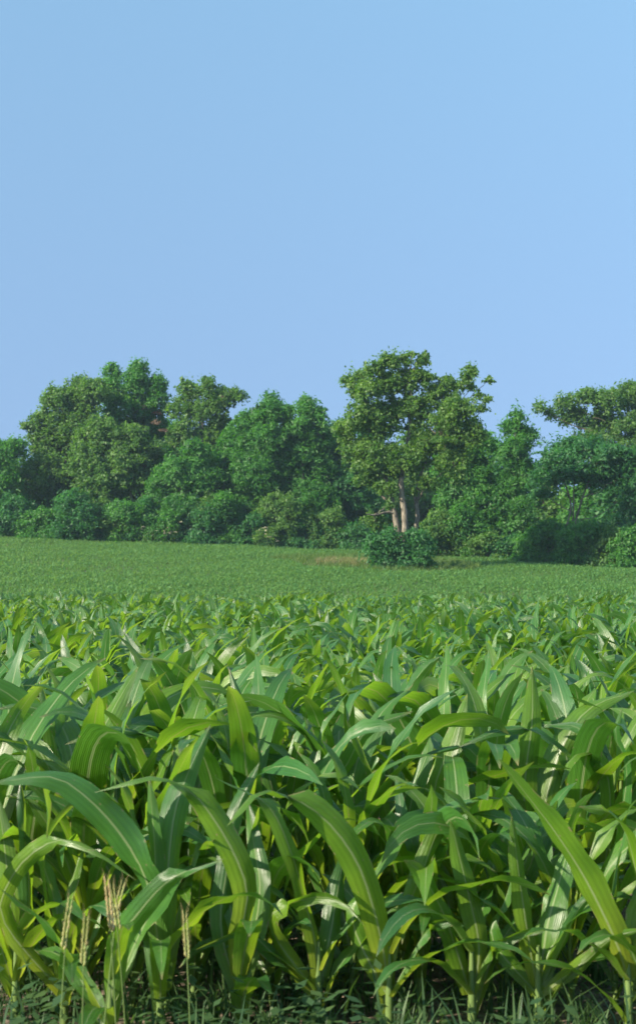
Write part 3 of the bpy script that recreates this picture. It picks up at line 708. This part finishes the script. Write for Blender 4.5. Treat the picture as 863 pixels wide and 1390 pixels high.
def make_tree(name, label, cat, base, lobes, style, mat, bark, r0=.28, group=None, stems=None, branchy=.5, dens=1.0, fork=.35, dead=None, crown_name='crown'):
    px, d = base
    bx = at(px, 700, d)[0]; org = np.array([bx, d, float(ground_z(bx, d))])
    e = link(name, None); e.location = org; tag(e, label, cat, group)
    L, W_, per, cr, cf, flat = STYLE[style]
    mpp = d / FPX
    cen, rad, lob_c = [], [], []
    for lb in lobes:
        lx, ly, rx, ry = lb[:4]; dd = lb[4] if len(lb) > 4 else rng.uniform(-1, 1) * rx * mpp * .6
        c = at(lx, ly, d + dd); RX, RZ = rx * mpp, ry * mpp; RY = RX * .85
        nC = max(3, int(cf * dens * 2.3 * (RX * RY + RX * RZ + RY * RZ) / (cr * cr)))
        nC = min(nC, 150)
        dv = unit(rng.standard_normal((nC, 3)) + np.array([0, -.25, .25])); q = rng.uniform(.3, 1.0, nC) ** .6 * np.where(rng.random(nC) < .16, rng.uniform(1.05, 1.35, nC), 1.0)
        pos = c + dv * q[:, None] * np.array([max(RX - cr * .5, .2), max(RY - cr * .5, .2), max(RZ - cr * .4, .2)])
        cen.append(pos); rad.append(cr * rng.uniform(.55, 1.45, nC) * min(1, (min(RX, RZ) / cr) ** .5)); lob_c.append((c, RX, RZ, pos))
    centers = np.concatenate(cen); radii = np.concatenate(rad)
    gzc = ground_z(centers[:, 0], centers[:, 1])
    centers[:, 2] = np.maximum(centers[:, 2], gzc + radii * .5)
    keep = np.ones(len(centers), bool)
    centers, radii = centers[keep], radii[keep]
    mid = centers.mean(0)
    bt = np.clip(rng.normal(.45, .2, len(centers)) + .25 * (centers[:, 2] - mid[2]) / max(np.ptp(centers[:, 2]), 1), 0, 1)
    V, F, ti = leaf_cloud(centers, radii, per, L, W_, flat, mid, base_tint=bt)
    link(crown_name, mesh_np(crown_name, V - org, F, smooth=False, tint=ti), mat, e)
    # wood
    top = mid - org; tr = []
    lobs = sorted(lob_c, key=lambda t: t[0][2])
    H = max(t[0][2] for t in lob_c) - org[2]
    if stems is None:
        tp = np.array([top[0] * .8, top[1] * .5, H * .92])
        P = spline([[0, 0, -.2], [rng.normal(0, .15), 0, H * .2], tp * np.array([.5, .5, .55]) + np.array([rng.normal(0, .3), 0, 0]), tp], 12)
        R = np.interp(np.linspace(0, 1, 12), [0, .08, .4, 1], [r0 * 1.35, r0, r0 * .7, r0 * .12])
        V, F = tube(P, R, 9, .03); link('trunk', mesh_np('trunk', V, F), bark, e); axes = [(P, R)]
    else:
        axes = []
        for pts, rr in stems:
            W3 = np.array([at(x_, y_, d + dd_) for x_, y_, dd_ in pts]) - org
            W3[0, 2] = min(W3[0, 2], -.1) if pts[0][1] > 725 else W3[0, 2]
            P = spline(W3, 14); R = np.interp(np.linspace(0, 1, 14), [0, .12, .55, 1], [rr * 1.2, rr, rr * .75, rr * .3])
            V, F = tube(P, R, 10, .04); link('trunk', mesh_np('trunk', V, F), bark, e); axes.append((P, R))
    for c, RX, RZ, pos in lobs:
        c0 = c - org
        P, R = min(axes, key=lambda ax: np.min(np.hypot(ax[0][:, 0] - c0[0], ax[0][:, 1] - c0[1]) + .4 * np.abs(ax[0][:, 2] - c0[2])))
        want = max(c0[2] - fork * np.hypot(c0[0], c0[1]) - .8, H * .18)
        q = int(np.argmin(np.abs(P[:, 2] - want)))
        rb = max(R[q] * .55, .05)
        if np.linalg.norm(P[q] - c0) > .6: tr.append(limb(P[q], c0, rb, rb * .45, -.06, 8))
        for p_ in pos[rng.random(len(pos)) < branchy]:
            tr.append(limb(c0 + rng.normal(0, .1, 3), p_ - org, max(rb * .42, .03), .015, -.05, 5, .08))
    if tr:
        V, F = join(tr); link('branches', mesh_np('branches', V, F), bark, e)
    if dead:
        cs = np.array([at(x_, y_, d - 1) for x_, y_, _ in dead]); rs = np.array([q_ * mpp for _, _, q_ in dead])
        V, F, ti = leaf_cloud(cs, rs, 90, .25, .14); link('dead_leaves', mesh_np('dead_leaves', V - org, F, smooth=False, tint=ti), M['dead'], e)
    return e

G1 = 'trees of the wood edge'
T = make_tree
bd, bg_ = M['bark_dark'], M['bark_grey']
T('oak_tree', 'pale green tree at left with wispy branches jutting over the low tree at the edge', 'tree', (95, 156),
  [(42,578,14,10),(60,570,20,16),(80,545,28,22),(112,535,34,26),(70,600,34,28),(110,580,40,36),(60,650,40,40),(95,650,40,40),(60,700,38,34),(130,530,24,18)], 'olive', M['leaf_olive'], bd, .34, G1)
T('oak_tree', 'tallest dark tree at left with a ragged three-peaked top', 'tree', (182, 160),
  [(152,505,13,14),(152,530,20,22),(187,500,15,12),(186,522,24,24),(214,522,15,16),(212,545,22,22),(170,560,42,36),(200,580,30,34),(165,610,45,40),(190,660,40,45)], 'olive', M['leaf_green'], bd, .36, G1,
  dead=[(196,552,9),(206,548,8),(213,560,7)])
T('elm_tree', 'dull olive tree in front of the tallest left tree, its thin trunk showing', 'tree', (180, 152),
  [(140,590,36,28),(175,600,34,28),(120,625,36,30),(160,640,36,32),(195,640,26,30),(130,665,34,28),(200,610,24,22)], 'olive', M['leaf_olive'], bg_, .24, G1, dens=.85)
T('oak_tree', 'olive tree left of the middle with a domed top and bare twigs showing sky', 'tree', (274, 157),
  [(258,528,20,16),(280,520,16,12),(300,540,26,20),(322,537,14,10),(250,555,24,22),(285,560,30,24),(248,590,24,24),(290,595,34,30),(265,630,34,30)], 'olive', M['leaf_olive'], bd, .34, G1, dens=.75,
  dead=[(303,538,6),(222,583,8),(212,572,6)])
T('locust_tree', 'bright green tree with a conical crown in front of the olive dome', 'tree', (245, 148),
  [(266,612,22,18),(250,640,34,26),(228,655,30,28),(270,655,30,28),(215,690,24,28),(250,695,38,30),(285,690,26,28)], 'green', M['leaf_green'], bd, .24, G1)
T('locust_tree', 'tall green tiered tree left of the middle with a pointed leader', 'tree', (345, 151),
  [(367,541,12,9),(366,560,28,20),(340,575,28,22),(318,605,34,28),(360,600,36,30),(305,645,34,32),(345,645,38,34),(320,690,34,32),(358,690,34,32),(385,560,16,14)], 'green', M['leaf_green'], bd, .3, G1)
T('locust_tree', 'tall green tiered tree between the pointed green one and the lone tree', 'tree', (412, 150),
  [(417,544,13,10),(420,565,26,20),(398,585,24,20),(432,590,24,22),(410,615,36,30),(435,640,30,30),(395,655,32,32),(425,680,34,30),(400,705,36,26)], 'green', M['leaf_green'], bd, .3, G1)
T('locust_tree', 'green rounded tree low behind the left of the lone tree', 'tree', (470, 153),
  [(462,585,24,20),(455,620,28,26),(480,630,32,30),(465,665,34,32),(490,690,34,34),(450,700,30,30)], 'dark', M['leaf_dark'], bd, .26, G1)
# the lone tree in front of the wood
T('walnut_tree', 'lone tall tree with three pale trunks standing in front of the wood', 'tree', (548, 117),
  [(487,512,18,13),(508,500,20,14),(530,492,18,13),(548,487,16,10),(571,489,11,8),(500,530,30,20),(535,520,34,22),(568,515,26,20),
   (470,585,22,18),(490,565,28,22),(480,612,26,22),(515,570,36,28),(555,560,36,30),(510,620,34,30),(545,625,34,26),
   (595,540,28,22),(612,522,18,14),(630,512,14,8),(640,525,10,7),(650,537,7,4),(660,541,6,4),(643,507,7,5),(636,498,5,4),(655,556,7,5),(662,515,5,3),(578,482,7,5),(522,484,7,5),(560,481,6,4),(475,520,8,6),(467,518,5,4),(620,560,32,26),(600,590,38,32),(640,590,22,24),(575,610,34,26),(615,630,30,24),
   (507,700,12,7),(512,712,14,9),(522,662,16,10),(500,652,20,14),(578,655,18,11),(560,668,10,6),(528,684,7,5)], 'light', M['leaf_light'], bg_, .42, None, stems=[
   ([(543,775,0),(541,735,0),(537,705,0),(530,675,.2),(518,630,.3),(505,580,.4),(495,540,.2)], .30),
   ([(549,778,-.5),(548,738,-.5),(550,705,-.4),(546,680,-.2),(544,650,0),(553,600,.4),(560,550,.4),(552,510,.2)], .31),
   ([(567,775,1.0),(563,725,1.0),(567,700,1.0),(565,676,1.2),(572,640,1.4),(590,590,1.4),(612,545,1)], .22),
   ([(537,697,0),(525,695,-.3),(510,699,-.8),(498,698,-1.2)], .13)], branchy=.9, dens=.72)
T('locust_tree', 'dark full tree right behind the lone tree, lower than it', 'tree', (632, 139),
  [(625,610,34,28),(655,605,22,22),(610,640,34,30),(648,645,32,32),(620,680,38,34),(655,690,34,36),(620,720,40,28),(660,730,32,26)], 'dark', M['leaf_green'], bd, .28, G1)
T('locust_tree', 'slim green tree with a narrow spire-like top right of the lone tree', 'tree', (702, 138),
  [(703,563,13,9),(697,580,20,12),(712,592,20,14),(698,612,26,20),(712,640,24,26),(692,660,26,28),(706,695,26,28),(690,725,26,26)], 'green', M['leaf_green'], bd, .22, G1)
T('oak_tree', 'tall olive tree at right with open branches above the dark umbrella tree', 'tree', (832, 150),
  [(733,552,11,9),(748,562,10,9),(768,548,18,13),(792,538,20,13),(778,566,22,16),(820,545,28,20),(850,538,28,24),(880,545,30,30),(810,575,30,22),(850,580,34,26),(800,605,36,24),(850,620,40,30)], 'olive', M['leaf_olive'], bd, .34, G1, dens=.7, branchy=.7)
T('sumac_tree', 'dark umbrella-shaped tree at right with slender trunks under its flat crown', 'tree', (778, 129),
  [(790,606,46,14),(755,622,30,16),(828,618,34,18),(742,645,26,14),(775,638,34,16),(812,645,36,18),(850,640,26,22),(738,668,16,9),(850,670,22,18)], 'dark', M['leaf_dark'], bd, .10, G1, branchy=.5,
  stems=[([(770,770,0),(768,720,0),(775,690,0),(768,660,0),(755,630,0)], .13), ([(784,770,.3),(780,720,.3),(786,690,.3),(800,650,0),(815,620,0)], .12), ([(776,770,.6),(778,700,.6),(779,660,.4),(785,615,.2)], .10)])
T('locust_tree', 'green low-branched tree cut off by the left edge of the picture', 'tree', (8, 151),
  [(15,608,26,16),(-5,625,28,22),(10,650,22,16),(-15,670,30,34),(15,690,30,30)], 'green', M['leaf_green'], bd, .24, G1)
T('locust_tree', 'dark tree cut off by the right edge of the picture', 'tree', (872, 127),
  [(872,620,26,24),(880,660,30,34),(862,690,24,28),(885,710,30,36),(865,735,26,26)], 'dark', M['leaf_dark'], bd, .24, G1)
T('oak_tree', 'big olive tree mostly beyond the left edge of the picture', 'tree', (-60, 155), [(-60,570,60,45),(-80,630,60,55),(-40,650,40,50),(-70,700,60,35)], 'olive', M['leaf_olive'], bd, .34, G1)
T('oak_tree', 'big green tree mostly beyond the right edge of the picture', 'tree', (930, 132), [(930,600,50,40),(950,660,55,50),(920,710,50,45)], 'green', M['leaf_green'], bd, .3, G1)
# second rank, mostly hidden
back = [(20,'left-hand end',690,640),(70,'pale wispy tree',660,610),(135,'three-peaked tree',650,600),(225,'bright conical tree',640,590),(305,'pointed tiered tree',640,600),(380,'gap between the tiered trees',640,600),
        (440,'second tiered tree',650,610),(510,'lone tree',650,590),(570,'trunks of the lone tree',650,600),(640,'dark full tree',660,610),(690,'spire-topped tree',665,620),(735,'left side of the umbrella tree',700,660),(800,'umbrella tree',690,650),(850,'right-hand end',690,640)]
for k, (px, what, y1, y0) in enumerate(back):
    d = 168 if px < 560 else 150 + (863 - px) * .05
    y0, y1 = y0 - 22, y1 - 15
    T('wood_tree', 'shadowed tree deep in the wood behind the ' + what, 'tree', (px, d),
      [(px + rng.normal(0, 6), y0 + 20, 30, 22), (px - 14, y1 + 5, 34, 30), (px + 16, y1 + 10, 34, 30), (px, y1 + 50, 46, 36), (px + 10, y1 + 85, 46, 34), (px - 14, 715, 44, 26)], 'back', M[('leaf_green', 'leaf_dark', 'leaf_olive')[k % 3]], bd, .22, 'shadowed trees behind the wood edge', branchy=.2)

# ------------------------------------------------------------------ bushes
G2 = 'bushes along the foot of the wood'
def bush(px, d, lobes, mat, label, style='dark', group=G2, name='bush'):
    return make_tree(name, label, 'bush', (px, d), lobes, style, mat, bd, .05, group, branchy=.3, crown_name='foliage')
STYLE['bush'] = (.30, .16, 80, .66, 1.0, .75)
bush(540, 113.2, [(512,750,18,18),(530,742,22,16),(520,767,20,14),(505,735,11,11),(548,757,24,20),(574,752,20,18),(560,742,22,14),(582,768,13,12),(545,772,30,10),(528,727,16,12),(562,728,18,12),(580,738,14,12)], M['leaf_dark'], 'dense bush hiding the foot of the lone tree', 'bush', None)
bush(622, 116, [(618,777,10,8),(628,772,8,8)], M['grass'], 'small weedy clump in the grass right of the lone tree', 'bush', None)
for px, d, top, rx, mt, lab in [
  (18,146,690,26,'leaf_dark','dark bush at the left edge under the low tree'),(62,146,700,24,'leaf_green','round green bush below the wispy pale tree'),(100,145,690,22,'leaf_dark','bush in deep shade below the dull olive tree'),
  (138,146,702,22,'leaf_olive','olive bush below the thin-trunked tree'),(168,145,685,20,'leaf_green','taller green bush left of the bright conical tree'),(196,146,700,18,'leaf_dark','dark bush squeezed beside the bright conical tree'),
  (222,145,712,18,'leaf_green','low green bush at the left foot of the bright conical tree'),(256,145,708,22,'leaf_dark','low dark bush in front of the bright conical tree'),(282,146,712,18,'leaf_olive','low olive bush at the right foot of the bright conical tree'),
  (300,146,705,20,'leaf_green','green bush between the conical and the pointed tree'),(338,146,712,20,'leaf_dark','shady bush under the pointed tiered tree'),(372,146,700,20,'leaf_olive','olive bush right of the pointed tiered tree'),
  (415,146,712,24,'leaf_dark','dark bush under the second tiered tree'),(452,146,708,22,'leaf_olive','olive bush in the gap left of the lone tree'),(484,145,715,20,'leaf_dark','shadowy bush just left of the lone tree trunks'),
  (596,135,712,22,'leaf_olive','olive bush right behind the dark foot bush'),(628,135,725,22,'leaf_green','green bush under the dark full tree'),(660,133,735,20,'leaf_olive','low olive bush left of the spire-topped tree'),
  (690,132,738,18,'leaf_dark','small dark bush under the spire-topped tree'),(716,130,728,18,'leaf_green','green bush left of the umbrella tree trunks'),(745,128,705,24,'leaf_green','tall green bush at the left foot of the umbrella tree'),
  (795,126,705,26,'leaf_green','broad green bush in front of the umbrella tree trunks'),(830,125,718,22,'leaf_olive','olive bush right of the umbrella tree trunks'),(860,123,715,24,'leaf_green','green bush at the right edge of the wood')]:
    gz = float(ground_z(at(px, 700, d)[0], d)); gpx = HOR - (gz - ZC) / d * FPX
    top -= rng.uniform(8, 48) if px < 700 else rng.uniform(0, 6); rx *= 1.2
    h = gpx - top
    bush(px, d, [(px, top + h * .28, rx * .8, h * .28), (px - rx * rng.uniform(.3, .8), top + h * rng.uniform(.35, .65), rx * .8, h * .34), (px + rx * rng.uniform(.3, .8), top + h * rng.uniform(.35, .65), rx * .8, h * .34), (px - rx * .5, top + h * .82, rx * .9, h * .22), (px + rx * .6, top + h * .85, rx * .9, h * .2)], M[mt], lab, 'bush')
for px, py, d, lab in [(206,723,144.5,'cream-flowered shrub left at the foot of the bright conical tree'),(232,719,144.5,'cream-flowered shrub right at the foot of the bright conical tree'),(366,722,145,'cream-flowered shrub at the foot of the pointed tree')]:
    e = bush(px, d, [(px, py + 4, 12, 9), (px + 5, py - 3, 8, 7)], M['leaf_olive'], lab, 'bush', 'cream-flowered shrubs', 'flowering_shrub')
    org = np.array(e.location)
    cs = np.array([at(px + rng.normal(0, 7), py + rng.normal(0, 6), d - 1.0) for _ in range(9)]) 
    V, F, ti = leaf_cloud(cs, np.full(9, .22), 14, .10, .09, .4)
    link('blossoms', mesh_np('blossoms', V - org, F, smooth=False, tint=ti), M['blossom'], e)
print('leaves', LEAF_TOTAL, 'tris', sum(sum(len(p.vertices) - 2 for p in me.polygons) for me in bpy.data.meshes))

# ------------------------------------------------------------------ haze
hx, hy0, hy1, hz0, hz1 = 260.0, -30.0, 420.0, -16.0, 34.0
V = np.array([(x_, y_, z_) for z_ in (hz0, hz1) for y_ in (hy0, hy1) for x_ in (-hx, hx)], float)
F = np.array([(0, 2, 3, 1), (4, 5, 7, 6), (0, 1, 5, 4), (2, 6, 7, 3), (0, 4, 6, 2), (1, 3, 7, 5)])
m, nt = new_mat('haze')
pv = N(nt, 'ShaderNodeVolumePrincipled'); o = N(nt, 'ShaderNodeOutputMaterial')
pv.inputs['Color'].default_value = (0.62, 0.84, 1.0, 1); pv.inputs['Density'].default_value = 0.00024; pv.inputs['Anisotropy'].default_value = 0.2
nt.links.new(pv.outputs[0], o.inputs['Volume'])
hz = link('haze', mesh_np('haze', V, F, smooth=False), m)
tag(hz, 'thin bluish evening haze over the field and wood', 'haze', kind='stuff')
